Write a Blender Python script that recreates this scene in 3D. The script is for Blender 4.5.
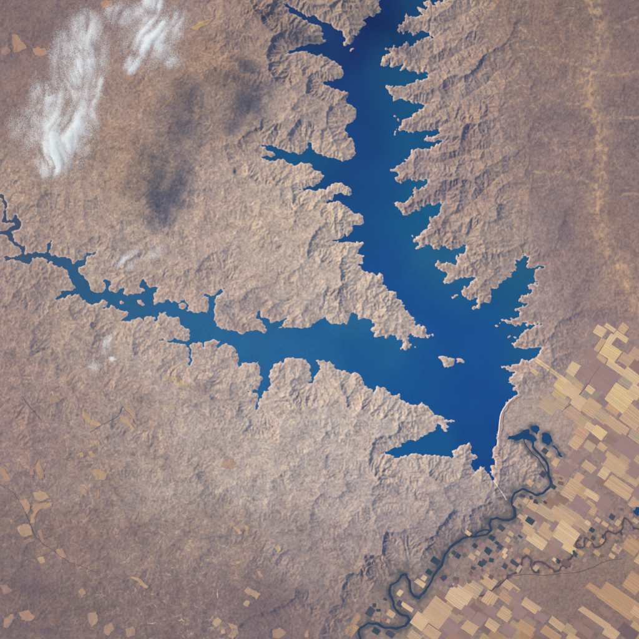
# A large reservoir and the river below its dam, seen straight down from orbit.
# One unit is about 100 m on the ground; x runs right, y runs up the photograph, z is height.
import bpy, math, random, heapq
import numpy as np
from mathutils import Vector

for o in list(bpy.data.objects):
    bpy.data.objects.remove(o, do_unlink=True)
scene = bpy.context.scene
col = scene.collection
random.seed(7)
RNG = np.random.default_rng(11)
CX = CY = 319.5
CAM_Z = 1152.0

# ------------------------------------------------------------------ camera
cam_data = bpy.data.cameras.new('camera')
cam = bpy.data.objects.new('camera', cam_data)
col.objects.link(cam)
cam.location = (0, 0, CAM_Z)
cam.rotation_euler = (0, 0, 0)
cam_data.sensor_width = 36
cam_data.lens = 18.0 / (319.5 / CAM_Z)
cam_data.clip_start = 1
cam_data.clip_end = 40000
scene.camera = cam

# ------------------------------------------------------------------ sky and sun
SUN_DIR = Vector((-88, 44, 91)).normalized()          # towards the sun
SUN_EL = math.asin(SUN_DIR.z)
SUN_ROT = math.atan2(SUN_DIR.x, SUN_DIR.y)
world = bpy.data.worlds.new('World')
scene.world = world
world.use_nodes = True
wn = world.node_tree.nodes
wl = world.node_tree.links
sky = wn.new('ShaderNodeTexSky')
sky.sky_type = 'NISHITA'
sky.sun_disc = False
sky.sun_elevation = SUN_EL
sky.sun_rotation = SUN_ROT
wn['Background'].inputs['Strength'].default_value = 0.15
wl.new(sky.outputs[0], wn['Background'].inputs['Color'])
sun_data = bpy.data.lights.new('sun', 'SUN')
sun_data.energy = 3.6
sun_data.angle = math.radians(0.5)
sun_data.color = (1.0, 0.955, 0.89)
sun = bpy.data.objects.new('sun', sun_data)
col.objects.link(sun)
sun.location = (-300, 150, 600)
sun.rotation_euler = SUN_DIR.to_track_quat('Z', 'Y').to_euler()

scene.view_settings.view_transform = 'Standard'
scene.view_settings.look = 'None'
scene.view_settings.exposure = 0.25
scene.view_settings.gamma = 1.0
scene.view_settings.use_curve_mapping = False
scene.unit_settings.system = 'METRIC'
scene.unit_settings.scale_length = 100.0
scene.cycles.max_bounces = 5
scene.cycles.use_denoising = True
scene.cycles.denoising_prefilter = 'ACCURATE'

# ------------------------------------------------------------------ small helpers
def tag(o, label=None, cat=None, group=None, kind=None):
    if label: o['label'] = label
    if cat: o['category'] = cat
    if group: o['group'] = group
    if kind: o['kind'] = kind
    return o

def srgb(c):
    c = np.asarray(c, dtype=float) / 255.0
    return np.where(c <= 0.04045, c / 12.92, ((c + 0.055) / 1.055) ** 2.4)

# what a flat ground of albedo 1 sends back under this sun, sky and haze, and what the haze adds (linear, measured)
LIT = np.array([1.315, 1.285, 1.125])
AIR = np.array([0.0049, 0.0260, 0.0880])
def albedo(c):
    return np.clip((srgb(c) - AIR) / LIT, 0.002, 0.85)

def mesh_object(name, verts, faces, mat, parent=None, colors=None, smooth=False):
    me = bpy.data.meshes.new(name)
    verts = np.asarray(verts, dtype=np.float32)
    faces = np.asarray(faces, dtype=np.int32)
    me.vertices.add(len(verts))
    me.vertices.foreach_set('co', verts.ravel())
    k = faces.shape[1]
    me.loops.add(faces.size)
    me.loops.foreach_set('vertex_index', faces.ravel())
    me.polygons.add(len(faces))
    me.polygons.foreach_set('loop_start', np.arange(0, faces.size, k, dtype=np.int32))
    me.polygons.foreach_set('loop_total', np.full(len(faces), k, dtype=np.int32))
    me.polygons.foreach_set('use_smooth', np.full(len(faces), bool(smooth)))
    me.update(calc_edges=True)
    if colors is not None:
        a = me.color_attributes.new('Col', 'FLOAT_COLOR', 'POINT')
        rgba = np.ones((len(verts), 4), dtype=np.float32)
        rgba[:, :3] = colors
        a.data.foreach_set('color', rgba.ravel())
    me.validate()
    me.materials.append(mat)
    o = bpy.data.objects.new(name, me)
    col.objects.link(o)
    if parent is not None:
        o.parent = parent
    return o

def W(p, z=0.0):
    """photograph pixel -> ground point"""
    return (p[0] - CX, CY - p[1], z)

# ------------------------------------------------------------------ the traced plan (photograph pixels)
def P(s):
    v = [float(t) for t in s.replace(',', ' ').split()]
    return list(zip(v[0::2], v[1::2]))

LAKE = P('''376 -50 379 -20 381 -5 380 0 379 5.5 381 9.4 376.4 13.3 371 15.6 364 19 362 20.5 366 23.5 362 27.4 358 31 357.5 36 354 35
353.5 40.7 349.6 44.6 344 46 343.4 43 345.7 39 342.6 33.6 341.8 30.5 336 29 328.5 23.5 320.7 20.3 315 15.6 311 16.4 303.5 14 295.6 10 291 7
286 4 283 3 289.4 12.5 295.6 14.9 304 20.3 313.6 24 321.5 28 323.8 33.6 321.5 36.8 326 39 325.4 42 319 44.6 306.6 45.4 297 47 294 49.8 284.7 54
292.5 53.5 307.4 51.6 317.6 55.5 328.5 58.7 338 63.4 341.8 68.9 344 75.9 339.5 79 332.4 81.7 323.8 81.4 324.6 85.3 330 86.9 338.7 89 348.9 93.9 347 97.8
346 101 355.5 107.8 354.7 119.6 346 125.8 345.3 131.3 352.3 139 353.9 147 356 153 351.6 160 343 161.8 336.7 158.7 322.6 155.6 312.4 149.3 310.9 142.6
307 142.3 308.5 147.7 299 154.8 285 150.9 275.6 147 262 144.2 261 146 269.4 150.9 277.2 154.8 271.7 157.4 261 156 262 157.5 269.4 161.8 277 159.5 285 159.8
292.9 164.2 302.3 162.6 311.6 165 314.8 170.4 324.2 175.9 314 186 307 186.9 299 190 313.2 190.8 322.6 189.2 328.9 186 339.8 182.9 347.6 186 351.6 190
349.2 195.5 341.3 192.5 333.5 194.9 331 200.3 325.6 203.5 328 204.7 335.8 201.9 346.8 206.6 351.5 212 363.2 216.8 361.6 224.6 351.5 226 352.2 231.6 346.8 236.3
343.6 234 342 237.9 332 240.2 336.6 241.8 344.4 242.6 363.2 241 364 244 358.5 249.6 357 253.5 364.8 255.9 363.2 263 357.7 264.5 364.8 271.5 372.6 273 380 272.9
383 276.8 382.3 283.8 392.5 291.6 400.3 299.5 404.3 308.9 409.7 314.3 413.6 318 414.4 323.7 422.3 325.3 425.4 331.5 434 335.5 422.3 337.8 414 336.5 407.6 336.2
408.4 340 416 347.9 411.5 346.3 405.3 350.3 400.6 349.5 403.7 341.6 396.7 337 390.4 335.4 387.3 337.7 374 337 375.6 332.3 370.9 330.7 374.8 326 370 323.6
372.4 320.5 365.4 318.2 358.3 319.7 357.6 315 353.6 311 349.7 315.8 348.2 321.3 345.8 325.2 335.6 323.6 327.8 320.5 325.5 316.6 323 319 318 321.6 306.5 327.8
291.6 327.8 278.2 328.3 283 323.6 286.9 319.7 287.6 316.5 283 319.7 276.7 320.5 270.4 322.9 268 318.2 260.3 315.8 261.2 308.5 257 312.7 256.3 318.2 262.6 322
266.5 329 265.7 333 258 330 251.6 330.7 243 334.6 233.6 330.7 223.5 328.3 216.4 326 214 320.5 214.5 317 214 310.3 214 309 214.9 301 220 294.5 222.3 289.8
225.5 288.8 220.5 288.6 216 294.3 210.6 295.8 205 293.3 204 295 208.2 297.4 209 303.6 206.7 313 195.7 312.3 186.3 310 188.7 305.2 184.5 299 182.5 300.5
178.2 303.5 174.6 301.3 172.2 304.4 168.3 299 164.4 302 158.2 301.3 154.3 305.2 153.5 295 159.7 286.4 153.5 287.2 145.6 284.9 143.3 278.6 140.8 282.5 144.8 291.5
137.6 294 129.8 294 127.5 295.6 122.8 292.4 124.3 287.7 118.9 290 111 291.6 108.5 288 110.5 281.3 103 280.5 105.6 287 104 290.9 93 291.6 89.9 287 88.3 282.3
79.7 273.6 78.2 269 86 262.7 86 258 94.6 254.9 97 249.4 93.8 252.5 86 253.3 80.5 260.3 73.5 264.3 70.3 258.8 61 256.4 55.5 254.9 51.6 256 48.8 252.6
51.6 240.5 47.7 243.2 46.7 252.6 33.6 252.6 25.8 255 25 245.6 18.8 244 14 238.5 11.2 232 20.3 227.6 21 222 14 214.3 12.3 220.5 6.5 219.3 6.8 204
2.6 194.7 -10 186 -11 189 0 196 4 204 3 222.5 14 222.9 16.4 225.2 7.5 229.9 -2 231 -2 232.8 7 234.8 10 240.9 19.6 248 22 253.4 14 257 3.5 257.5
5.5 261.2 20.3 261.2 29.7 263.6 32 258 41.5 257.3 48 260.6 48.5 264 50 261 61.8 265.9 68 271.3 71 280.7 75.8 287.7 69.6 290.9 61 290.9 61.7 294 55 298.7
57.8 301 67.2 294.8 79 294 85.2 300 92.3 305 95.4 303.4 106.3 301.8 108.5 304.4 101.4 308.9 104 309 111.8 305 122 311.2 129 312.8 121.5 320.6
130.6 321 137.8 317.4 143.3 320.9 146.4 316.2 155 317 153 324.5 157.4 317 159.7 312.3 166 312.3 167.6 317 180 318.5 180.9 324.8 188.7 328.7 189.5 338.9
184.8 341.2 174.6 338 172 340 157 338.9 162.9 340.6 176 342.8 184.8 343.6 188.7 348.2 187.9 356.9 190.5 360.8 187.5 365 192.5 360.8 191.3 351.4 192.6 342.8
197.3 343.6 202 342.8 203.8 347.5 204.5 342 210.6 340.4 214.5 338.9 220 341.2 217.3 348.5 222.3 344.3 233.6 347 237.5 357.3 239 367.5 241.5 362.8 257.9 361.2
260.3 367 260.3 376.3 262.7 379.5 258 390.4 247 391.8 257.2 393 258 398 255.6 404.5 256.2 410.5 258.8 406.9 261 398.3 263.5 391.4 272.5 392 267.4 389.2
270.5 382.6 269.7 374.8 272.9 364.6 280 360.7 288.5 357.6 294.8 358.3 305.7 359 308.9 363.8 311.2 373.2 311.2 381 308.5 383.8 312.8 383.4 314.3 379.5 318.2 371.6
319.8 365.4 315.9 361 327.6 362.3 334.5 364.5 338.8 369.8 349.7 373.7 355.2 372 360.7 375.3 367 387 371 388.5 373 394.5 375.5 387 383.3 387 387.2 391
390.3 394.9 399.7 394 402 400.3 409 403.5 418.5 405 421.6 401.9 431 409.7 437.3 415.2 446.7 419.9 454.5 420.7 447.5 422.2 449 426.9 445 427.7 447.5 431.6
443.5 430 442 426 437.3 423.8 434 430.9 428 434 421.6 436.3 415.4 441 407.6 440.2 401.3 445 392 448.9 381.7 453.5 390.3 454.8 405.2 455 407.6 456.7
410 454.3 429.5 455 443.5 455.9 451.4 459 453.7 456.7 450.6 450.4 459.4 446.5 468.8 442.6 472 446.5 470.3 450.4 477.4 458.3 472 459.8 470.3 465.3 474.3 470.8
473.5 474.7 477.4 470 484.4 466.9 486.8 472.3 489.5 477 492.3 480.6 494.8 480.6 492 476 490.3 471.6 490 466 495.4 466 495.4 460.6 490.7 458.3 492.3 451.2 497 445.7 498.5 433.2 499.3 422.3
500.9 414.4 504.8 408.2 505.6 402 512.6 398 518.9 394 515.7 390.2 511.8 390.2 515.7 385.5 508.7 382.3 508.8 379.4 515.6 372.5 508.8 370.6 501.3 365 508.8 366.3
518.8 364.4 520.6 359.4 528.8 361.3 536.9 356.3 542.5 348 535 347.5 530 347.5 526.3 349.4 514.4 349.4 511.9 343.8 518.8 338.6 508 337.5 507.5 335.2 518.8 336.9
526.3 331 541.3 323.8 531.3 325.6 526.3 322.5 521.3 324.4 513.8 326.9 510 322.8 501 320 510 320.7 511 318.8 518 318 519.4 311.9 515 310 518.8 307.5
527.5 305 518 298.7 528.9 293 532.8 290.9 527.3 285.4 536.7 284.6 538.2 281.5 533.5 276.8 536.7 269 543.7 268 537.5 265.8 527.3 268.2 528.9 257.2 523.4 254.9
521.8 261.9 514.8 260.3 515.6 269 510 272.9 510.9 277.6 499 282.3 499 287 490.5 289.3 492 299.5 480.3 304 480.3 308.9 473.3 309.6 471.7 307.3 478.8 303.4
475.6 297.9 468.6 299.5 461.6 293.2 463 289.3 475.6 278.3 472.5 276.8 462 278.3 442.6 282.3 447.3 272.9 437 269.7 434.8 263.5 448.9 261.9 456.7 264.3
455 258.8 459.8 254 466 251.7 466 244.7 458.2 247 448.9 249.4 441.8 245.5 437.9 250 427 243.7 414.4 251.6 418.3 244.5 412 235.9 419 236.7 420.7 232
428.5 227.3 430 222.6 440.3 211.6 441 205.4 447.3 202.3 442.6 202.3 431.6 205.4 422.3 205.4 412 212.4 403.5 214.8 401.9 210 392.5 202.3 401.9 203 409.7 197.6
416 187.4 419 189.7 425.4 185 428.5 181 417.6 181.9 411.3 178.8 400.3 183.5 395.6 180.3 398.8 174 390.5 169.7 398 166 405.4 159.8 411.6 156.7
410.9 150.4 421 148.9 427.3 150.4 433.6 146.5 445.3 141.8 438.2 140.3 425.7 141.8 424.9 137.9 435 137 439.8 129.3 428.9 130.9 417.9 131.6 411.6 132.4 402.3 130
394.4 135.6 395.2 130.9 400.7 127 394.4 116 400 121.5 408.5 117.6 419.5 109.7 425 105 413.2 102.7 403.8 98.8 392.9 99.6 389 92.5 385.8 85.5 397.6 86
411.6 82.9 421 79.8 430.4 73.6 424.2 72 414.8 71.2 407 68.9 400.7 70.4 403 64.2 393.6 67.3 389.7 62.6 382 68.9 381 62.6 385.8 54.8 392 53.2 385.8 48.5
394.4 45.4 399 47.7 407 42.3 410 47 417.9 40.7 424.2 37.6 432.8 37.6 428.9 32.9 419.5 31.3 414.8 34.4 408.5 32 404.6 33.6 397.6 29.7 399.9 25 407 21.9
406 14 414.8 17.2 422.6 14 417.9 7.8 425.7 9.4 428.9 5.5 422.6 3.9 428.9 0.5 432 4 436.7 6.3 435 2.3 443 1.6 443 -3 433 -8 428 -20 424 -50''')

ISLANDS = {   # name order: outline, label
 'main': (P('438.5 357.5 445 356.5 452.5 358 455 359 454 363 452 366 448 367.5 443.5 364.5 441.5 360.5'), 'pale rounded island in the open water off the dam, larger lobe of a pair'),
 'tail': (P('456 358.5 459 358 466 361.5 463.5 363 457 362.5'), 'small tapering islet just right of the larger pale island'),
 'arm': (P('137 300.5 140 299.8 144.5 303.5 145.5 305.5 142 305.8 138.5 303.5'), 'oval tan islet in the narrow western arm'),
 'mound': (P('178.8 303.8 182.5 302.8 186 304.5 185.8 307.5 182.5 309.2 179 307.8'), 'round tan islet hugging the north shore of the western arm'),
 'shoal': (P('118.5 301.5 121 300.5 124.5 301.8 123.5 303.5 120 303.5'), 'low brownish shoal in the middle of the western arm'),
 'sliver': (P('495 325.6 497 324 500 323.4 499.8 324.6 497 326'), 'thin pale sliver of land off the eastern headlands'),
 'speck': (P('349 50.5 352.5 48 353.5 48.7 350.3 51.5'), 'tiny pale islet off the northern headland'),
 'dot': (P('452 297 456 295.5 458.5 294.8 458.6 296 455 298 452.3 298.3'), 'small white islet off the eastern ridge'),
}
PONDS = {
 'tail': (P('508 440 509.2 435.5 517.5 434 524 430 530.5 430.8 529.5 434 534.8 436.3 537 440.2 533.3 444.2 530.5 440.5 522 439.2 514 440'), 'dark blue pond at the foot of the dam'),
 'mid': (P('530 427 538 426 540.2 430 537 434.8 532.3 431'), 'round dark blue pond between two larger ponds below the dam'),
 'east': (P('541.8 434 546.5 433.2 552.8 441 549 445.7 542.5 442.6'), 'blocky dark blue pond, easternmost below the dam'),
 'spur': (P('551.8 444.5 555.5 446.5 558 449.5 560.5 453 563 456.2 561.5 457.4 558 452.5 555.5 448.8 552 446'), 'thin crooked pond trailing off the easternmost pond'),
 'hook': (P('554 479.5 556 480 557.5 482.6 559.5 482.5 561.5 480 561.8 482.5 559 484.5 556 484 554.5 482'), 'small hooked pond beside the river bend'),
 'oxbow': (P('634 508 640 507 645 509.5 644 514.5 638 515.5 633.5 513'), 'dark blue oxbow pond at the right edge of the valley'),
}
RIVER = P('''533.4 442 533 446.6 539 453.6 545.4 460.7 548.5 467 548.5 474.8 551.6 482.6 550 486.5 542.3 493.6 536.8 495.4 529.7 492 523.5 488.9 515.6 492.8 511.7 501.4
514.9 510.8 515.4 517 510.8 519.6 504.5 520.3 496.7 518 491.2 519.6 489.6 524.3 491.2 530.5 487.3 534.4 474.8 536.8 462.3 539 452.9 545.4 445 554.8 442 565.7 434.3 575 430 584.5
424.6 592.3 419 598.6 413.4 595.8 410.6 590.8 409.9 581 406.3 574.6 402 575.4 398.6 581 390.8 585.2 390 595 393.7 606.3 399.3 613.4 407.7 616.2 409.9 620.4 405.6 626 396.5 628.9
385.2 628.2 376.8 623.9 368.3 623.2 359.9 628.9 358.5 633 360.6 638.7 363 650 372 668 368 702''')
BRANCH = P('524 440 529.7 449.7 539 459 545.4 470 550.9 482.6')
SIDE_ARM = P('489 530.5 484.5 530 478.5 532.3 474.8 536')
OLD_CHANNEL = P('''702 548 660 535 646 530 639 529.5 633 528 629 521 625 518 623 524 622 530 616 534 608 531 605 534 606 539 604 543 598 547 595 547.5 592 543 588 539 585 538 584.5 543 584 548
577 548 576 544 579 540 573 543 569 549 573 556 571 559 566 561 563 564 566 568 570 567 563 566 559 571 555 572 551 568 546 564 541 562 535.5 562 533 565 538 569 539 572.5 534 572 531.5 567
531.5 560 527 555.5 523 558 521 570 515 573.5 508 576 500 585 492 590 480 596''')
WASH_EAST = P('590 -60 592 0 600 40 592 60 588 85 590 105 598 130 600 160 597 200 601 235 614 258 628 288 646 312 702 356')
WASHES = [WASH_EAST, P('639 16 615 28 600 42'), P('702 60 639 72 620 76 590 72'), P('540 48 560 60 585 70'), P('545 95 570 104 590 106'), P('540 135 560 150 600 148'),
          P('702 112 640 118 605 118'), P('700 190 640 193 612 196 600 200'), P('700 280 640 268 620 262'), P('530 172 560 174 575 178 600 190'),
          P('480 6 468 13 455 20 445 24'), P('475 45 460 52 445 58 432 66'), P('500 70 480 88 462 100 448 108 428 118'), P('490 148 470 153 440 163 420 163'),
          P('520 165 497 178 480 195 462 212 450 218'), P('520 190 512 215 513 240 522 252')]
DAM = P('512.8 398.2 507.5 403.5 503.6 408.8 501 414.4 499.7 422.3 498.9 433.2 497.4 445.9')

# ------------------------------------------------------------------ height field
X0, X1 = -60.0, 700.0
SPAN = X1 - X0

def jitter(poly, amp=0.16, step=1.6, closed=True, seed=1):
    rs = np.random.default_rng(seed)
    pts = [np.array(p) for p in poly]
    if closed: pts = pts + [pts[0]]
    out = []
    def sub(a, b):
        d = b - a
        L = math.hypot(*d)
        if L < step:
            out.append(a); return
        m = (a + b) / 2 + np.array([-d[1], d[0]]) / L * rs.normal() * min(amp * L, 0.9)
        sub(a, m); sub(m, b)
    for a, b in zip(pts[:-1], pts[1:]): sub(a, b)
    if not closed: out.append(pts[-1])
    return np.array(out)

def inside(poly, PX, PY):
    """even-odd test, scan-line by scan-line on a regular grid"""
    ys = PY[:, 0]; xs = PX[0]
    par = np.zeros(PX.shape, dtype=np.int8)
    a = np.asarray(poly); b = np.roll(a, -1, 0)
    for (ax, ay), (bx, by) in zip(a, b):
        if ay == by: continue
        lo, hi = min(ay, by), max(ay, by)
        r0 = np.searchsorted(ys, lo); r1 = np.searchsorted(ys, hi)
        for r in range(r0, r1):
            t = (ys[r] - ay) / (by - ay)
            par[r, np.searchsorted(xs, ax + t * (bx - ax)):] ^= 1
    return par.astype(bool)

def seg_dist(pts, PX, PY, reach, closed=True, out=None):
    d = np.full(PX.shape, reach, dtype=np.float32) if out is None else out
    xs = PX[0]; ys = PY[:, 0]
    a = np.asarray(pts, dtype=float)
    b = np.roll(a, -1, 0) if closed else a[1:]
    for (ax, ay), (bx, by) in zip(a, b):
        c0 = np.searchsorted(xs, min(ax, bx) - reach); c1 = np.searchsorted(xs, max(ax, bx) + reach)
        r0 = np.searchsorted(ys, min(ay, by) - reach); r1 = np.searchsorted(ys, max(ay, by) + reach)
        if c0 >= c1 or r0 >= r1: continue
        sx = PX[r0:r1, c0:c1] - ax; sy = PY[r0:r1, c0:c1] - ay
        dx, dy = bx - ax, by - ay
        L2 = dx * dx + dy * dy + 1e-9
        t = np.clip((sx * dx + sy * dy) / L2, 0, 1)
        q = np.hypot(sx - t * dx, sy - t * dy)
        v = d[r0:r1, c0:c1]
        np.minimum(v, q, out=v)
    return d

def perlin(PX, PY, scale, seed):
    rs = np.random.default_rng(seed)
    T = 256
    ang = rs.uniform(0, 2 * np.pi, (T, T))
    gx, gy = np.cos(ang), np.sin(ang)
    x = PX / scale + 1000; y = PY / scale + 1000
    xi = np.floor(x).astype(int); yi = np.floor(y).astype(int)
    fx = x - xi; fy = y - yi
    u = fx * fx * fx * (fx * (fx * 6 - 15) + 10); v = fy * fy * fy * (fy * (fy * 6 - 15) + 10)
    def g(i, j):
        a = (xi + i) % T; b = (yi + j) % T
        return gx[a, b] * (fx - i) + gy[a, b] * (fy - j)
    return ((g(0, 0) * (1 - u) + g(1, 0) * u) * (1 - v) + (g(0, 1) * (1 - u) + g(1, 1) * u) * v) * 1.5

def fbm(PX, PY, scale, octs, seed, gain=0.5):
    s = 0; a = 1.0; n = 0
    for k in range(octs):
        s = s + a * perlin(PX, PY, scale / 2 ** k, seed + k); n += a; a *= gain
    return s / n

def blend(points, PX, PY, sigma):
    """smooth interpolation of scattered values (x, y, v...)"""
    num = 0; den = 1e-9
    for p in points:
        w = np.exp(-((PX - p[0]) ** 2 + (PY - p[1]) ** 2) / (2 * sigma * sigma)) + 1e-12
        num = num + w[..., None] * np.asarray(p[2:], dtype=float); den = den + w
    return num / den[..., None]

def grid(n):
    s = np.linspace(X0, X1, n)
    return np.meshgrid(s, s)

def resize(a, n):
    m = a.shape[0]
    t = np.linspace(0, m - 1, n); i = np.minimum(t.astype(int), m - 2); f = t - i
    b = a[i] * (1 - f)[:, None] + a[i + 1] * f[:, None]
    return b[:, i] * (1 - f)[None] + b[:, i + 1] * f[None]

def blur(a, k=1):
    for _ in range(k):
        p = np.pad(a, 1, mode='edge')
        a = (p[:-2, 1:-1] + p[2:, 1:-1] + p[1:-1, :-2] + p[1:-1, 2:] + 2 * a) / 6 + 0 * a
    return a

lake_line = jitter(LAKE, 0.17, 1.5, True, 3)
river_line = jitter(RIVER, 0.05, 2.0, False, 5)
branch_line = jitter(BRANCH, 0.05, 2.0, False, 6)
side_line = jitter(SIDE_ARM, 0.05, 2.0, False, 6)
old_line = jitter(OLD_CHANNEL, 0.08, 1.5, False, 8)
wash_lines = [jitter(w, 0.10, 2.0, False, 20 + i) for i, w in enumerate(WASHES)]
island_lines = {k: jitter(v[0], 0.12, 1.0, True, 40 + i) for i, (k, v) in enumerate(ISLANDS.items())}
pond_lines = {k: jitter(v[0], 0.10, 1.2, True, 60 + i) for i, (k, v) in enumerate(PONDS.items())}

def plan(n):
    """signed distances: lake (negative in water), low water below the dam, washes"""
    PX, PY = grid(n)
    R = 9.0
    d = seg_dist(lake_line, PX, PY, R)
    w = inside(lake_line, PX, PY)
    for l in island_lines.values():
        seg_dist(l, PX, PY, R, True, d)
        w &= ~inside(l, PX, PY)
    lake = np.where(w, -d, d)
    feather = np.clip((PX - 372) / 12, 0, 1) * np.clip((352 - PY) / 10, 0, 1)
    near = np.clip(1 - np.abs(lake) / 5, 0, 1)
    lake0 = lake
    lake = lake + near * feather * 1.6 * (perlin(PX, PY, 4.0, 301) + 0.9 * perlin(PX, PY, 2.2, 302)) + near * (1 - feather) * 0.7 * perlin(PX, PY, 2.8, 303)
    lake = np.where(lake0 < -1.0, np.minimum(lake, -0.05), lake)
    wide = 1.15 + 0.45 * perlin(PX, PY, 14, 320)
    rv = seg_dist(river_line, PX, PY, R, False) - wide
    rv = np.minimum(rv, seg_dist(branch_line, PX, PY, R, False) - 0.55)
    rv = np.minimum(rv, seg_dist(side_line, PX, PY, R, False) - 0.8)
    for l in pond_lines.values():
        dd = seg_dist(l, PX, PY, R)
        rv = np.minimum(rv, np.where(inside(l, PX, PY), -dd, dd))
    old = seg_dist(old_line, PX, PY, R, False)
    ws = np.full(PX.shape, R, dtype=np.float32)
    for l in wash_lines: seg_dist(l, PX, PY, R, False, ws)
    return PX, PY, lake, rv, old, ws

LOW = -1.1       # level of the river below the dam
FARM = [P('530 422 560 374 590 320 628 312 705 330 705 705 345 705 350 640 352 618 368 606 386 582 400 571 408 571 414 584 428 570 440 554 452 541 474 533 487 528 488 515 508 514 508 496 522 485 534 489 545 478 540 463 527 447')]
FLAT = P('504 408 520 396 548 388 562 378 548 420 532 424 524 431 510 435 502 444 501 425')
# steepness of the country: x, y, value
STEEP = [(0, 0, .10), (60, 60, .10), (120, 20, .12), (180, 60, .16), (250, 50, .40), (300, 30, .46), (360, 10, .45), (330, 70, .40), (300, 120, .40), (230, 120, .22), (180, 120, .16), (100, 120, .13),
         (320, 200, .38), (260, 180, .30), (200, 190, .18), (120, 200, .18), (40, 170, .15), (20, 240, .20), (100, 240, .2), (200, 270, .18), (280, 260, .22), (350, 270, .36), (400, 320, .34), (300, 310, .2),
         (440, 20, .40), (440, 100, .42), (500, 40, .30), (500, 120, .30), (460, 170, .46), (430, 220, .46), (500, 220, .30), (550, 60, .20), (550, 150, .26), (550, 250, .34), (620, 40, .16), (630, 150, .2), (630, 240, .16),
         (480, 270, .34), (530, 310, .30), (580, 290, .22), (540, 350, .24), (40, 320, .24), (100, 360, .2), (40, 420, .18), (120, 440, .18), (200, 380, .20), (260, 380, .26), (330, 400, .30), (400, 420, .34), (470, 470, .34),
         (520, 460, .34), (300, 480, .28), (400, 500, .36), (460, 510, .34), (220, 480, .22), (330, 570, .30), (390, 560, .32), (280, 520, .26), (200, 550, .16), (280, 610, .14), (120, 530, .16), (40, 500, .14), (60, 600, .12), (150, 620, .12)]

def fill_hollows(h, fixed):
    """raise closed hollows to their outlet (priority flood)"""
    n = h.shape[0]; rnd = random.Random(5).random
    H = h.ravel().tolist(); seen = bytearray(fixed.astype(np.uint8).ravel().tobytes())
    heap = [(H[i], i) for i in np.flatnonzero(fixed).tolist()]
    heapq.heapify(heap)
    offs = (-n - 1, -n, -n + 1, -1, 1, n - 1, n, n + 1)
    while heap:
        z, i = heapq.heappop(heap)
        for o in offs:
            j = i + o
            if 0 <= j < n * n and not seen[j]:
                seen[j] = 1
                e = rnd(); e = 0.001 + 0.02 * e * e
                if H[j] < z + e: H[j] = z + e
                heapq.heappush(heap, (H[j], j))
    return np.array(H).reshape(n, n)

def erode(h, fixed, fixed_h, up, dx, iters, dt, diff=0.0):
    n = h.shape[0]
    N = n * n
    ids = np.arange(N)
    offs = [(-1, -1), (-1, 0), (-1, 1), (0, -1), (0, 1), (1, -1), (1, 0), (1, 1)]
    fx = fixed.ravel(); up = up.ravel()
    h = np.where(fixed, fixed_h, h)
    rs = np.random.default_rng(n)
    wob = {dj * 3 + di: rs.uniform(.8, 1.25, (n, n)) for dj, di in offs}
    up = up * rs.uniform(.75, 1.25, up.size)
    for it in range(iters):
        if (it == 0 and n < 900) or (n < 300 and it % 8 == 4): h = fill_hollows(h, fixed)
        p = np.pad(h, 1, constant_values=1e9)
        best = np.zeros((n, n)); rec = ids.reshape(n, n).copy(); dist = np.ones((n, n))
        for dj, di in offs:
            L = dx * math.hypot(dj, di)
            s = (h - p[1 + dj:n + 1 + dj, 1 + di:n + 1 + di]) / L * wob[dj * 3 + di]
            m = s > best
            best[m] = s[m]; dist[m] = L
            rec[m] = (ids.reshape(n, n) + dj * n + di)[m]
        rec = rec.ravel(); dist = dist.ravel()
        rec[fx] = ids[fx]
        depth = (rec != ids).astype(np.int32); r = rec.copy()
        for _ in range(16):
            nd = depth + depth[r]; r2 = r[r]
            if np.array_equal(r2, r): break
            depth, r = nd, r2
        order = np.argsort(depth, kind='stable'); ds = depth[order]
        cuts = np.searchsorted(ds, np.arange(ds[-1] + 2))
        A = np.full(N, dx * dx)
        for l in range(ds[-1], 0, -1):
            q = order[cuts[l]:cuts[l + 1]]
            np.add.at(A, rec[q], A[q])
        F = dt * A ** 0.46 / dist
        hf = h.ravel()
        pits = (rec == ids) & ~fx
        hf[pits] += up[pits] * dt
        for l in range(1, ds[-1] + 1):
            q = order[cuts[l]:cuts[l + 1]]
            hf[q] = (hf[q] + up[q] * dt + F[q] * hf[rec[q]]) / (1 + F[q])
        h = hf.reshape(n, n)
        if diff: h = np.where(fixed, h, h + diff * (blur(h, 1) - h))
    return h, A.reshape(n, n)

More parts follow.
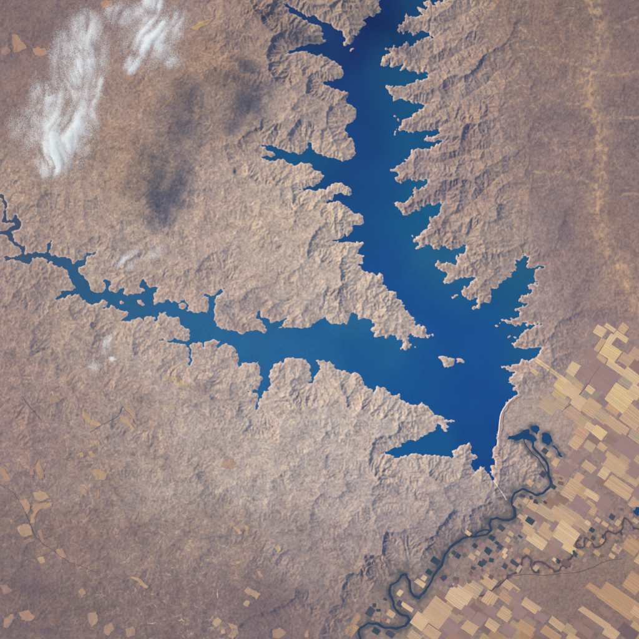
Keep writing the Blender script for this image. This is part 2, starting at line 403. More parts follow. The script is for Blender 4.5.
h = None
for n, iters, diff in ((240, 50, 0.10), (480, 14, 0.12), (1030, 10, 0.22)):
    PX, PY, lake, rv, old, ws = plan(n)
    dx = SPAN / (n - 1)
    farm = inside(FARM[0], PX, PY)
    farm |= inside(FLAT, PX, PY)
    soft = blur(farm.astype(float), max(2, n // 60))
    calm = 1 - 0.55 * np.clip((PX - 480) / 60, 0, 1) * np.clip((330 - PY) / 30, 0, 1)
    up = 2.1 * calm * blend(STEEP, PX, PY, 26)[..., 0] * (0.75 + 0.7 * fbm(PX, PY, 22, 2, 90).clip(-.6, 1)) * (1 - 0.93 * soft)
    if h is None:
        q = 120
        SX, SY, sl, sr, so, sw = plan(q)
        dry = ((sl > 0) & (sr > 0) & (sw > 3)).astype(float)
        h = np.zeros((q, q))
        for _ in range(2600):            # a ground with no closed hollows: it falls to the nearest water everywhere
            p = np.pad(h, 1)
            h = dry * ((p[:-2, 1:-1] + p[2:, 1:-1] + p[1:-1, :-2] + p[1:-1, 2:]) / 4 + 0.01)
        h = resize(np.sqrt(h) * 1.6, n) + 0.5 * fbm(PX, PY, 30, 4, 5, 0.6) + 0.12 * RNG.random(PX.shape)
    else:
        h = resize(h, n) + 0.03 * (RNG.random(PX.shape) - .5) + 0.15 * perlin(PX, PY, 6, 7) * up
    fixed = (lake < 0) | (rv < 0) | (ws < 0.8 * dx)
    edge = np.zeros_like(fixed); edge[0] = edge[-1] = True; edge[:, 0] = edge[:, -1] = True
    fixed |= edge
    wash_h = 0.5 + 2.0 * np.clip((PX - 430) / 150, 0, 1)
    fh = np.where(lake < 0, 0.0, np.where(rv < 0, LOW, np.where(edge, 1.0, wash_h)))
    h, A = erode(h, fixed, fh, up, dx, iters, 1.6, diff)
N = n
wet = np.minimum(lake, rv)
# flat farmland: smooth what is left of the relief
hs = blur(h, 14)
h = h * (1 - soft) + hs * soft
wrp = 3.0 * perlin(PX, PY, 9, 501); wrq = 3.0 * perlin(PX, PY, 9, 502)
def squig(scale, seed):
    return np.clip(1 - 2.6 * np.abs(perlin(PX + wrp, PY + wrq, scale, seed)), 0, 1)
SQ1, SQ2, SQ3 = squig(9, 510), squig(6, 511), squig(4.2, 512)
where = np.clip(0.35 + 1.6 * fbm(PX, PY, 30, 3, 515), 0.05, 1) * (1 - soft) * np.clip((wet - 1) / 4, 0, 1) * np.clip(1.25 - up / 0.55, 0.12, 1)
h = h - where * (0.16 * SQ1 + 0.20 * SQ2 + 0.18 * SQ3)
land_floor = np.where(lake < rv, 0.0, LOW)
h = np.where(wet < 3, np.maximum(h, land_floor + 0.10 * np.clip(wet, 0, 2.5)), h)
h = np.where(wet < 0, land_floor + np.maximum(0.30 * wet, -1.2), h)
shore = np.clip(1 - np.abs(wet) / 1.2, 0, 1)
h = h * (1 - shore) + (land_floor + 0.22 * wet) * shore
HEIGHT = h

def ground(px, py):
    fx = (np.asarray(px) - X0) / SPAN * (N - 1); fy = (np.asarray(py) - X0) / SPAN * (N - 1)
    fx = np.clip(fx, 0, N - 1.001); fy = np.clip(fy, 0, N - 1.001)
    i = fx.astype(int); j = fy.astype(int); u = fx - i; v = fy - j
    return (HEIGHT[j, i] * (1 - u) + HEIGHT[j, i + 1] * u) * (1 - v) + (HEIGHT[j + 1, i] * (1 - u) + HEIGHT[j + 1, i + 1] * u) * v

# ------------------------------------------------------------------ soil colours (x, y, sRGB of the lit soil; lens vignetting painted into the corners)
SOIL = [(5, 10, 112, 90, 92), (60, 20, 116, 93, 94), (110, 40, 138, 115, 113), (20, 90, 128, 104, 102), (60, 130, 140, 115, 108), (130, 110, 148, 122, 117), (180, 20, 142, 117, 113), (150, 170, 152, 127, 119),
        (230, 60, 145, 118, 110), (280, 40, 140, 118, 114), (340, 10, 150, 130, 122), (300, 80, 158, 136, 128), (220, 110, 148, 124, 116), (300, 130, 170, 148, 138), (330, 60, 160, 140, 132),
        (200, 180, 165, 141, 132), (240, 200, 180, 156, 144), (320, 200, 192, 170, 154), (280, 230, 184, 162, 148), (350, 250, 192, 172, 158), (180, 250, 172, 148, 138), (240, 280, 174, 152, 144), (330, 290, 184, 164, 154),
        (400, 320, 186, 166, 156), (100, 210, 162, 138, 129), (40, 200, 156, 132, 122), (20, 260, 158, 134, 126), (110, 270, 170, 148, 138), (80, 320, 164, 142, 132), (20, 320, 150, 126, 120), (150, 340, 176, 154, 144),
        (30, 390, 146, 120, 116), (90, 380, 158, 134, 126), (200, 370, 178, 156, 148), (200, 420, 172, 152, 144), (280, 400, 184, 165, 157), (350, 420, 190, 172, 162), (420, 440, 190, 172, 162), (130, 430, 156, 133, 126),
        (30, 450, 138, 113, 110), (90, 480, 144, 121, 114), (170, 480, 162, 142, 134), (260, 470, 178, 160, 152), (340, 490, 178, 160, 154), (430, 490, 174, 154, 150), (480, 480, 172, 152, 146), (500, 450, 176, 154, 148),
        (20, 540, 118, 96, 94), (80, 540, 128, 104, 100), (30, 610, 104, 84, 86), (90, 610, 112, 91, 90), (150, 550, 132, 110, 106), (150, 620, 114, 93, 93), (220, 540, 142, 121, 116), (230, 600, 116, 95, 98), (300, 540, 148, 129, 126),
        (290, 620, 112, 92, 96), (340, 610, 128, 108, 110), (340, 560, 152, 132, 130), (400, 540, 164, 144, 140), (390, 590, 140, 118, 116), (460, 520, 152, 132, 132), (440, 565, 134, 112, 108),
        (430, 20, 156, 134, 126), (440, 80, 158, 136, 130), (480, 60, 148, 124, 118), (430, 160, 150, 130, 130), (460, 180, 150, 128, 126), (480, 130, 150, 126, 120), (520, 30, 128, 102, 94), (530, 90, 132, 107, 102),
        (570, 30, 122, 97, 90), (565, 90, 120, 96, 96), (550, 140, 124, 101, 103), (630, 20, 112, 88, 88), (630, 80, 114, 90, 92), (620, 150, 114, 92, 94), (595, 80, 150, 122, 110), (598, 160, 142, 114, 106), (620, 210, 122, 97, 94),
        (600, 230, 142, 114, 106), (630, 280, 142, 113, 104), (500, 180, 142, 118, 112), (510, 230, 158, 136, 128), (480, 250, 166, 144, 134), (550, 200, 126, 103, 104), (560, 250, 128, 105, 107), (520, 290, 160, 138, 132),
        (570, 310, 136, 113, 112), (600, 300, 146, 119, 112), (540, 330, 158, 136, 132), (520, 370, 172, 150, 143), (550, 390, 168, 144, 132), (580, 360, 142, 116, 112), (620, 350, 140, 113, 110), (600, 420, 152, 124, 114), (540, 430, 166, 142, 132),
        (630, 450, 140, 110, 105), (580, 480, 150, 121, 112), (520, 470, 168, 146, 140), (620, 500, 138, 111, 104), (540, 520, 156, 131, 117), (500, 540, 138, 116, 110), (480, 580, 140, 115, 106), (540, 580, 132, 106, 97),
        (600, 560, 130, 104, 94), (560, 610, 124, 98, 91), (630, 600, 132, 102, 88), (500, 620, 132, 106, 98), (430, 620, 150, 124, 110), (600, 635, 116, 90, 84), (365, 600, 150, 122, 106)]
soil = blend([p[:2] + tuple(albedo((p[2] * .97 + 10, p[3] * .97 + 14, p[4] * .97 + 17))) for p in SOIL], PX, PY, 22)
soil = 0.82 * soil + 0.18 * albedo((166, 143, 134))
n1 = fbm(PX, PY, 26, 4, 110, 0.6); n2 = fbm(PX, PY, 7, 3, 130, 0.6); n3 = perlin(PX, PY, 2.2, 140)
soil *= (1 + 0.18 * n1 + 0.26 * n2 + 0.26 * n3)[..., None]
# warm and mauve drift of the bare soil
drift = fbm(PX, PY, 34, 3, 150)
soil *= 1 + drift[..., None] * np.array([0.07, 0.0, -0.06])
def mixin(a, c, w):
    return a * (1 - w[..., None]) + np.asarray(c) * w[..., None]
dryness = np.clip((np.log(A) - 2.2) / 4.5, 0, 1)
# cream gravel in the larger dry beds
bed = np.clip((np.log(A) - 4.6) / 2.2, 0, 1) * (wet > 0)
east = np.clip((PX - 420) / 40, 0, 1) * np.clip((330 - PY) / 30, 0, 1)
soil = mixin(soil, albedo((198, 168, 138)), bed * (0.10 + 0.35 * east) * np.clip(0.4 + 1.6 * n1, 0, 1))
# wide gravel floor of the eastern wash
wl_ = seg_dist(wash_lines[0], PX, PY, 14.0, False)
gw = np.clip(1.35 - wl_ / (9.0 + 7 * n1), 0, 1) * np.clip(0.34 + 2.6 * fbm(PX, PY, 8, 4, 160, .7), 0, 1)
soil = mixin(soil, albedo((192, 160, 132)), gw * 0.8)
ws2 = np.full(PX.shape, 9.0, dtype=np.float32)
for l in wash_lines[1:]: seg_dist(l, PX, PY, 9.0, False, ws2)
gw2 = np.clip(1.2 - ws2 / 1.8, 0, 1) * np.clip(0.35 + 2.2 * fbm(PX, PY, 6, 3, 170, .7), 0, 1)
soil = mixin(soil, albedo((190, 160, 134)), gw2 * 0.7)
# cream flecks: bare chalk and harvested plots on the plateau, plus painted sunlight in gullies
dens = blend([(60, 20, .0), (120, 110, .5), (40, 260, .6), (60, 350, .6), (200, 280, .8), (170, 320, .9), (200, 370, .8), (240, 430, .6), (60, 450, .5), (60, 520, .4), (180, 580, .8), (240, 500, .6), (320, 200, .8), (300, 70, .4),
              (120, 560, .5), (330, 560, .4), (420, 440, .3), (480, 80, .8), (505, 40, .8), (515, 110, .7), (455, 110, .6), (500, 190, .5), (545, 60, .35), (590, 120, .4), (620, 100, .1), (560, 250, .1), (540, 350, .4), (600, 600, .0), (290, 620, .1), (30, 610, .2), (470, 500, .3), (400, 600, .2)], PX, PY, 30)[..., 0]
lapl = (blur(HEIGHT, 3) - HEIGHT)
gully = np.clip((np.log(A) - 2.3) / 1.2, 0, 1) * np.clip((6.2 - np.log(A)) / 1.5, 0, 1)
patchy = np.clip(0.05 + 2.6 * fbm(PX, PY, 12, 4, 182, .65) + 0.6 * n1, 0, 1)
f = gully * patchy * np.clip(dens * 1.3, 0, 1) * (wet > 0.4)
soil = mixin(soil, albedo((226, 204, 172)), f * 0.75)
thin = np.clip(2.2 * np.maximum(SQ2, squig(5.0, 520)) - 1.15, 0, 1) * np.clip(0.05 + 2.6 * fbm(PX, PY, 11, 4, 521, .7), 0, 1) * (wet > 0.6) * (1 - soft)
soil = soil * (1 - (thin * np.clip(dens * 1.4 + .15, 0, 1) * 0.8)[..., None]) + np.minimum(soil * np.array([1.55, 1.53, 1.48]), albedo((230, 210, 182))) * (thin * np.clip(dens * 1.4 + .15, 0, 1) * 0.8)[..., None]
thin = np.clip(2.2 * np.maximum(SQ3, squig(7.0, 523)) - 1.15, 0, 1) * np.clip(-0.15 + 2.6 * fbm(PX, PY, 11, 4, 524, .7), 0, 1) * (wet > 0.6) * (1 - soft)
soil = mixin(soil, albedo((92, 78, 80)), thin * 0.6)  # dark squiggles: shade of small gullies painted into the soil
flk = perlin(PX, PY, 2.2, 180) + 0.6 * perlin(PX, PY, 5, 181)
f = np.clip((flk - 0.70 + 0.2 * dens + 0.35 * n1) / 0.35, 0, 1) * dens * (wet > 0.4)
soil = mixin(soil, albedo((206, 184, 156)), f * 0.4)
# shade painted into other gullies, then dark scrub in flecks
f = gully * np.clip(-0.10 + 2.4 * fbm(PX, PY, 14, 4, 186, .65), 0, 1) * (wet > 0.4)
soil = mixin(soil, albedo((88, 74, 80)), f * 0.6)
flk = perlin(PX, PY, 2.6, 190) + 0.6 * perlin(PX, PY, 5.5, 191)
f = np.clip((flk - 0.42 - 0.5 * n1) / 0.4, 0, 1)
soil = mixin(soil, albedo((98, 84, 92)), f * 0.32)
# purple heath and basalt; patches around the western arm also paint in cloud shadow
for (x, y, rx, ry, a, s) in [(200, 388, 9, 7, 0, .5), (238, 325, 9, 5, 20, .5), (272, 312, 7, 4, 20, .4), (47, 630, 11, 4, 8, .75), (30, 585, 20, 10, 0, .45), (560, 120, 18, 14, 0, .25), (565, 225, 6, 26, -12, .35), (578, 300, 8, 20, 15, .35),
                             (440, 55, 16, 3, -15, .45), (452, 18, 12, 4, -30, .4), (440, 88, 14, 4, -20, .4), (447, 158, 14, 5, -20, .45), (440, 190, 20, 6, -22, .45), (438, 228, 10, 8, -40, .4), (628, 362, 8, 5, 15, .7), (595, 315, 10, 10, 0, .3),
                             (470, 140, 14, 6, -20, .3), (255, 605, 20, 12, 20, .3), (620, 190, 14, 10, 0, .25), (615, 95, 16, 14, 0, .2), (10, 60, 16, 14, 0, .25)]:
    t = math.radians(a); u = (PX - x) * math.cos(t) + (PY - y) * math.sin(t); v = -(PX - x) * math.sin(t) + (PY - y) * math.cos(t)
    m = np.clip(1.5 - np.hypot(u / rx, v / ry) + 0.9 * n2, 0, 1) * s
    soil = mixin(soil, albedo((100, 86, 104)), m * .75)
# irrigated scrub along the river below the dam, browner silt by the old channel
val = np.clip(1.2 - seg_dist(river_line[60:], PX, PY, 22.0, False) / 15, 0, 1)
soil = mixin(soil, albedo((100, 97, 100)), val * np.clip(0.5 + 1.2 * fbm(PX, PY, 6, 3, 200), 0, .9))
val = np.clip(1.5 - np.abs(rv) / 3.2, 0, 1) * np.clip(0.7 + 1.2 * fbm(PX, PY, 8, 3, 205), 0, 1)
soil = mixin(soil, albedo((84, 90, 98)), val * .85)
val = np.clip(1.2 - seg_dist(old_line, PX, PY, 14.0, False) / 9, 0, 1)
soil = mixin(soil, albedo((106, 92, 92)), val * np.clip(0.2 + 1.3 * fbm(PX, PY, 5, 3, 210), 0, .7))
soil = mixin(soil, albedo((196, 156, 122)), val * np.clip(1.3 * fbm(PX, PY, 5, 3, 211), 0, .6))
soil = mixin(soil, albedo((74, 68, 80)), np.clip(1.45 - old / 1.0, 0, 1) * 0.9)
# pale drawdown rim along the lake
rim = np.clip(1.25 - np.abs(lake - 0.6) / 0.9, 0, 1) * np.clip(0.75 + 1.0 * n2, 0, 1)
soil = mixin(soil, albedo((224, 204, 196)), rim * (0.42 + 0.3 * np.clip((PX - 372) / 12, 0, 1)))
soil = np.clip(soil * 1.03, 0.008, 0.8)
SOILMAP = soil

# ------------------------------------------------------------------ materials
def new_mat(name):
    m = bpy.data.materials.new(name)
    m.use_nodes = True
    nt = m.node_tree
    return m, nt, nt.nodes['Principled BSDF']

def ground_material(name, fine=0.22, bump=0.25, scale=0.9):
    m, nt, b = new_mat(name)
    a = nt.nodes.new('ShaderNodeAttribute'); a.attribute_name = 'Col'
    tc = nt.nodes.new('ShaderNodeNewGeometry')
    nz = nt.nodes.new('ShaderNodeTexNoise'); nz.inputs['Scale'].default_value = scale; nz.inputs['Detail'].default_value = 5; nz.inputs['Roughness'].default_value = 0.65
    nt.links.new(tc.outputs['Position'], nz.inputs['Vector'])
    mr = nt.nodes.new('ShaderNodeMapRange'); mr.inputs['From Min'].default_value = 0.25; mr.inputs['From Max'].default_value = 0.75
    mr.inputs['To Min'].default_value = 1 - fine; mr.inputs['To Max'].default_value = 1 + fine
    nt.links.new(nz.outputs['Fac'], mr.inputs['Value'])
    mx = nt.nodes.new('ShaderNodeVectorMath'); mx.operation = 'SCALE'
    nt.links.new(a.outputs['Color'], mx.inputs[0]); nt.links.new(mr.outputs['Result'], mx.inputs['Scale'])
    nt.links.new(mx.outputs['Vector'], b.inputs['Base Color'])
    b.inputs['Roughness'].default_value = 1.0
    b.inputs['Specular IOR Level'].default_value = 0.0
    if bump:
        bp = nt.nodes.new('ShaderNodeBump'); bp.inputs['Strength'].default_value = bump; bp.inputs['Distance'].default_value = 0.6
        nt.links.new(nz.outputs['Fac'], bp.inputs['Height']); nt.links.new(bp.outputs['Normal'], b.inputs['Normal'])
    return m

MAT_SOIL = ground_material('dry_soil', 0.22, 0.35, 0.9)
MAT_FIELD = ground_material('farm_soil', 0.12, 0.0, 1.2)

def water_material(name):
    m, nt, b = new_mat(name)
    a = nt.nodes.new('ShaderNodeAttribute'); a.attribute_name = 'Col'
    tc = nt.nodes.new('ShaderNodeNewGeometry')
    nz = nt.nodes.new('ShaderNodeTexNoise'); nz.inputs['Scale'].default_value = 0.45; nz.inputs['Detail'].default_value = 4
    nt.links.new(tc.outputs['Position'], nz.inputs['Vector'])
    mr = nt.nodes.new('ShaderNodeMapRange'); mr.inputs['From Min'].default_value = 0.2; mr.inputs['From Max'].default_value = 0.8
    mr.inputs['To Min'].default_value = 0.80; mr.inputs['To Max'].default_value = 1.20
    nt.links.new(nz.outputs['Fac'], mr.inputs['Value'])
    mx = nt.nodes.new('ShaderNodeVectorMath'); mx.operation = 'SCALE'
    nt.links.new(a.outputs['Color'], mx.inputs[0]); nt.links.new(mr.outputs['Result'], mx.inputs['Scale'])
    nt.links.new(mx.outputs['Vector'], b.inputs['Base Color'])
    b.inputs['Roughness'].default_value = 0.22
    b.inputs['IOR'].default_value = 1.33
    return m
MAT_WATER = water_material('lake_water')

# ------------------------------------------------------------------ terrain sheet and the islands
gz = HEIGHT
verts = np.stack([PX - CX, CY - PY, gz], -1).reshape(-1, 3)
colors = SOILMAP.reshape(-1, 3)
ii = np.arange(N * N).reshape(N, N)
quads = np.stack([ii[1:, :-1], ii[1:, 1:], ii[:-1, 1:], ii[:-1, :-1]], -1)
owner = np.zeros((N - 1, N - 1), dtype=int)
for k, l in enumerate(island_lines.values(), 1):
    m = inside(l, PX, PY) | (seg_dist(l, PX, PY, 2.4) < 1.6)
    m &= ~np.isin(np.pad(owner, ((0, 1), (0, 1)), mode='edge'), [x for x in range(1, 20) if x != k])
    owner[m[:-1, :-1] & m[1:, 1:]] = k
def patch(name, mask, mat):
    q = quads[mask]
    used, inv = np.unique(q, return_inverse=True)
    return mesh_object(name, verts[used], inv.reshape(q.shape), mat, None, colors[used], True)
terrain = tag(patch('terrain', owner == 0, MAT_SOIL), 'dry dissected tan and mauve upland around the lake', kind='structure')
for k, (key, v) in enumerate(ISLANDS.items(), 1):
    tag(patch('island', owner == k, MAT_SOIL), v[1], kind='structure')

# land beyond the surveyed square, out to the horizon
def outer_land():
    r = [1.0, 1.02, 1.06, 1.12, 1.2, 1.35, 1.6, 2.0, 3.0, 5.0, 9.0, 16.0, 30.0]
    s = np.linspace(-1, 1, 97)
    ring = np.concatenate([np.stack([s[:-1], -np.ones(96)], 1), np.stack([np.ones(96), s[:-1]], 1), np.stack([-s[:-1], np.ones(96)], 1), np.stack([-np.ones(96), -s[:-1]], 1)])
    half = SPAN / 2; c = (X0 + X1) / 2
    V = []; F = []; C = []
    for k, q in enumerate(r):
        for (a, b) in ring:
            px, py = c + a * half * q, c + b * half * q
            z = 1.0 if k == 0 else 1.0 + 3.0 * min(1, k / 4) * (0.4 + random.random())
            V.append(W((px, py), z))
            C.append(albedo((140, 117, 110)) * random.uniform(.8, 1.15))
    m = len(ring)
    for k in range(len(r) - 1):
        for i in range(m):
            j = (i + 1) % m
            F.append((k * m + j, k * m + i, (k + 1) * m + i, (k + 1) * m + j))
    o = mesh_object('surrounding_land', V, F, MAT_SOIL, None, np.array(C), True)
    tag(o, 'dry tan land stretching beyond the frame to the horizon', kind='structure')
outer_land()

# ------------------------------------------------------------------ water
WATERC = [(385, 10, 6, 44, 118), (360, 45, 6, 46, 118), (330, 35, 8, 56, 122), (300, 20, 10, 62, 122), (310, 50, 8, 70, 128), (420, 5, 2, 74, 124), (420, 35, 0, 80, 132), (395, 55, 0, 76, 132), (405, 75, 0, 92, 138), (390, 80, 0, 80, 138),  # northern entries darkened: cloud shadow partly put into the water colour
          (365, 100, 6, 64, 132), (385, 105, 4, 80, 142), (410, 105, 0, 92, 140), (370, 140, 6, 70, 142), (405, 145, 2, 88, 144), (300, 156, 18, 88, 142), (345, 175, 8, 74, 140), (320, 150, 14, 86, 144), (385, 190, 8, 82, 150), (370, 210, 8, 76, 148), (390, 220, 22, 92, 152),
          (425, 195, 26, 100, 148), (430, 215, 20, 96, 152), (345, 230, 14, 82, 146), (390, 260, 6, 80, 156), (420, 262, 34, 102, 158), (445, 252, 40, 102, 152), (440, 277, 34, 100, 154), (410, 290, 8, 82, 160), (440, 310, 6, 82, 162), (465, 290, 36, 98, 150), (480, 315, 8, 86, 162),
          (515, 285, 32, 96, 146), (500, 300, 24, 94, 152), (525, 265, 40, 98, 140), (525, 328, 36, 98, 152), (525, 354, 30, 96, 154), (490, 350, 4, 84, 164), (460, 340, 8, 86, 164), (420, 365, 14, 88, 162), (470, 400, 4, 82, 162), (490, 430, 4, 78, 156), (485, 460, 6, 76, 148), (430, 445, 22, 92, 158),
          (360, 345, 26, 94, 164), (395, 341, 38, 104, 164), (355, 320, 44, 108, 160), (320, 340, 34, 102, 168), (280, 345, 40, 106, 170), (265, 385, 44, 104, 164), (315, 370, 42, 104, 164), (240, 345, 42, 106, 168), (200, 325, 42, 106, 164), (212, 302, 46, 106, 162), (170, 310, 44, 104, 160),
          (140, 308, 48, 104, 154), (145, 288, 46, 98, 148), (110, 298, 44, 98, 150), (85, 285, 42, 96, 148), (70, 262, 44, 92, 140), (88, 256, 70, 106, 146), (60, 296, 50, 90, 134), (30, 258, 54, 88, 130), (8, 259, 76, 96, 124), (18, 224, 62, 80, 122), (15, 240, 66, 82, 118), (4, 205, 80, 84, 108), (265, 318, 46, 104, 158),
          (378, -30, 6, 44, 118)]
def water_sheet(name, px0, py0, px1, py1, step, sdf, reach, z, label, points=None, tint=None):
    xs = np.arange(px0, px1 + step, step); ys = np.arange(py0, py1 + step, step)
    QX, QY = np.meshgrid(xs, ys)
    fi = np.clip(np.round((QX - X0) / SPAN * (N - 1)).astype(int), 0, N - 1)
    fj = np.clip(np.round((QY - X0) / SPAN * (N - 1)).astype(int), 0, N - 1)
    keep = sdf[fj, fi] < reach
    cell = keep[:-1, :-1] | keep[1:, 1:] | keep[:-1, 1:] | keep[1:, :-1]
    if points is not None:
        c = blend([p[:2] + tuple(albedo((p[2] * .9, p[3] * .93, p[4] * .89))) for p in points], QX, QY, 15)
        c *= (1 + 0.16 * fbm(QX, QY, 26, 4, 400) + 0.05 * perlin(QX, QY, 3.0, 410))[..., None]
        c = np.clip(c, 0.0015, 1)
    else:
        c = np.broadcast_to(albedo(tint), QX.shape + (3,)) * (1 + 0.15 * fbm(QX, QY, 9, 2, 420))[..., None]
    idx = np.arange(QX.size).reshape(QX.shape)
    q = np.stack([idx[1:, :-1], idx[1:, 1:], idx[:-1, 1:], idx[:-1, :-1]], -1)[cell]
    used, inv = np.unique(q, return_inverse=True)
    v = np.stack([QX - CX, CY - QY, np.full(QX.shape, z)], -1).reshape(-1, 3)[used]
    o = mesh_object(name, v, inv.reshape(q.shape), MAT_WATER, None, c.reshape(-1, 3)[used], True)
    return tag(o, label, kind='structure')
water_sheet('reservoir', -12, -50, 560, 484, 1.5, lake, 1.0, 0.0, 'deep blue branching reservoir with jagged inlets', WATERC)
rv_sdf = seg_dist(river_line, PX, PY, 9.0, False) - (1.15 + 0.45 * perlin(PX, PY, 14, 320))
rv_sdf = np.minimum(rv_sdf, seg_dist(branch_line, PX, PY, 9.0, False) - 0.55)
rv_sdf = np.minimum(rv_sdf, seg_dist(side_line, PX, PY, 9.0, False) - 0.8)
water_sheet('river', 350, 436, 560, 700, 0.75, rv_sdf, 0.5, LOW, 'dark blue meandering river below the dam', None, (52, 66, 92))
for k, (key, v) in enumerate(PONDS.items()):
    l = pond_lines[key]
    dd = seg_dist(l, PX, PY, 6.0); dd = np.where(inside(l, PX, PY), -dd, dd)
    a = np.array(v[0]); x0, y0 = a.min(0) - 2; x1, y1 = a.max(0) + 2
    water_sheet('pond', x0, y0, x1, y1, 0.75, dd, 0.5, LOW + 0.012 + 0.002 * k, v[1], None, (30, 70, 112))

# ------------------------------------------------------------------ the dam
def ribbon(name, line, profile, mat, parent, color, zf):
    """a swept section: profile is a list of (offset across, height)"""
    L = np.asarray(line); T = np.gradient(L, axis=0); T /= np.linalg.norm(T, axis=1)[:, None]
    Nn = np.stack([-T[:, 1], T[:, 0]], 1)
    V = []; C = []
    for k, p in enumerate(L):
        for (o, z) in profile:
            q = p + Nn[k] * o
            V.append(W(q, zf(q) + z)); C.append(albedo(color) * random.uniform(.93, 1.07))
    m = len(profile); F = []
    for k in range(len(L) - 1):
        for j in range(m - 1):
            F.append((k * m + j, k * m + j + 1, (k + 1) * m + j + 1, (k + 1) * m + j))
    return mesh_object(name, V, F, mat, parent, np.array(C), False)
dam = bpy.data.objects.new('dam', None); col.objects.link(dam)
dam.location = W((499.5, 424), 0)
tag(dam, 'long pale curved embankment dam closing the lake at its southeast end', 'dam')
bpy.context.view_layer.update()
dl = []
for a, b in zip(DAM[:-1], DAM[1:]):
    for t in np.linspace(0, 1, 6)[:-1]: dl.append((a[0] + (b[0] - a[0]) * t, a[1] + (b[1] - a[1]) * t))
dl.append(DAM[-1])
dl = np.array(dl); dl[1:-1] = (dl[:-2] + 2 * dl[1:-1] + dl[2:]) / 4
# in these traced lines the left-hand side of travel lies towards the valley
flat = lambda q: 0.0
def dam_part(name, profile, color):
    o = ribbon(name, dl, profile, MAT_FIELD, None, color, flat)
    o.parent = dam; o.matrix_parent_inverse = dam.matrix_world.inverted()
    return o
dam_part('upstream_face', [(1.3, -0.9), (0.35, 0.46)], (240, 224, 214))
dam_part('crest_road', [(0.35, 0.46), (0.35, 0.50), (-0.3, 0.50), (-0.3, 0.46)], (232, 216, 206))
def slope_part():
    L = dl; T = np.gradient(L, axis=0); T /= np.linalg.norm(T, axis=1)[:, None]
    V = []; C = []; F = []
    offs = (0.3, 0.9, 1.6, 2.4, 3.2, 4.0)
    for k, p in enumerate(L):
        for o_ in offs:
            q = p - np.array([-T[k, 1], T[k, 0]]) * o_
            z = max(0.46 - 0.35 * (o_ - 0.3), float(ground(*q)) + 0.05)
            V.append(W(q, min(z, 0.46))); C.append(albedo((176, 152, 146)) * random.uniform(.92, 1.08) * (1.08 if o_ in (1.6, 3.2) else 1))
    m = len(offs)
    for k in range(len(L) - 1):
        for j_ in range(m - 1): F.append((k * m + j_, (k + 1) * m + j_, (k + 1) * m + j_ + 1, k * m + j_ + 1))
    o = mesh_object('downstream_face', V, F, MAT_FIELD, None, np.array(C), False)
    o.parent = dam; o.matrix_parent_inverse = dam.matrix_world.inverted()
slope_part()

# ------------------------------------------------------------------ fields
TAN, CREAM, GOLD, ORANGE = (200, 168, 138), (214, 185, 152), (218, 190, 146), (188, 151, 121)
MAUVE, BROWN, DARK, KHAKI = (156, 129, 127), (150, 122, 115), (120, 99, 102), (188, 164, 140)
TEAL, BLUE = (62, 80, 92), (80, 84, 100)
ANG = math.radians(35)
def field(cx, cy, lu, lv, color, strips=0, ang=None, along='u', contrast=0.14, seed=None):
    rs = random.Random(int(cx * 131 + cy * 17))
    a = ANG + rs.uniform(-.03, .03) if ang is None else math.radians(ang)
    ua = np.array([math.cos(a), math.sin(a)]); va = np.array([math.sin(a), -math.cos(a)])
    if along == 'v': ua, va, lu, lv = va, -ua, lv, lu
    # corner offsets make the parcel a little out of square
    k = [np.array([rs.uniform(-.05, .05) * lu, rs.uniform(-.05, .05) * lv]) for _ in range(4)]
    ns = strips if strips else max(2, int(lv / 2.2))
    nu = max(2, int(lu / 1.6))
    base = albedo(color)
    V = []; C = []; F = []
    edges = [0.0]
    if strips: ns = max(3, 2 * int(lv / rs.uniform(1.7, 2.6)) + 1)
    for s in range(ns): edges.append(edges[-1] + (rs.uniform(.25, .5) if strips and s % 2 else rs.uniform(.8, 1.3)))
    edges = np.array(edges) / edges[-1]
    for s in range(ns):
        if strips:
            tone = (1 - rs.uniform(.10, .26)) if s % 2 else 1 + rs.uniform(-.08, .08)
            warm = np.array([1, 1 - rs.uniform(0, .03), 1 - rs.uniform(0, .06)])
        else:
            tone = 1 + rs.uniform(-.05, .05); warm = 1
        for e in (edges[s], edges[s + 1]):
            for i in range(nu + 1):
                t = i / nu
                p = (1 - t) * (1 - e) * k[0] + t * (1 - e) * k[1] + t * e * k[2] + (1 - t) * e * k[3]
                q = np.array([cx, cy]) + ua * ((t - .5) * lu + p[0]) + va * ((e - .5) * lv + p[1])
                V.append(q); C.append(base * tone * warm)
        b0 = s * 2 * (nu + 1)
        for i in range(nu):
            F.append((b0 + i, b0 + i + 1, b0 + nu + 1 + i + 1, b0 + nu + 1 + i))
    V = np.array(V)
    z = np.maximum(ground(V[:, 0], V[:, 1]), np.maximum(ground(V[:, 0] + .8, V[:, 1]), ground(V[:, 0], V[:, 1] + .8))) + LIFT + 0.0007 * LIFTS[0]
    LIFTS[0] += 1
    V3 = np.stack([V[:, 0] - CX, CY - V[:, 1], z], -1)
    F = np.array(F)
    v0, v1, v2 = V3[F[0, 0]], V3[F[0, 1]], V3[F[0, 2]]
    if np.cross(v1 - v0, v2 - v0)[2] < 0: F = F[:, ::-1]
    return mesh_object('field', V3, F, MAT_FIELD, terrain, np.clip(np.array(C), .01, .8), False)
LIFT = 0.06
LIFTS = [0]
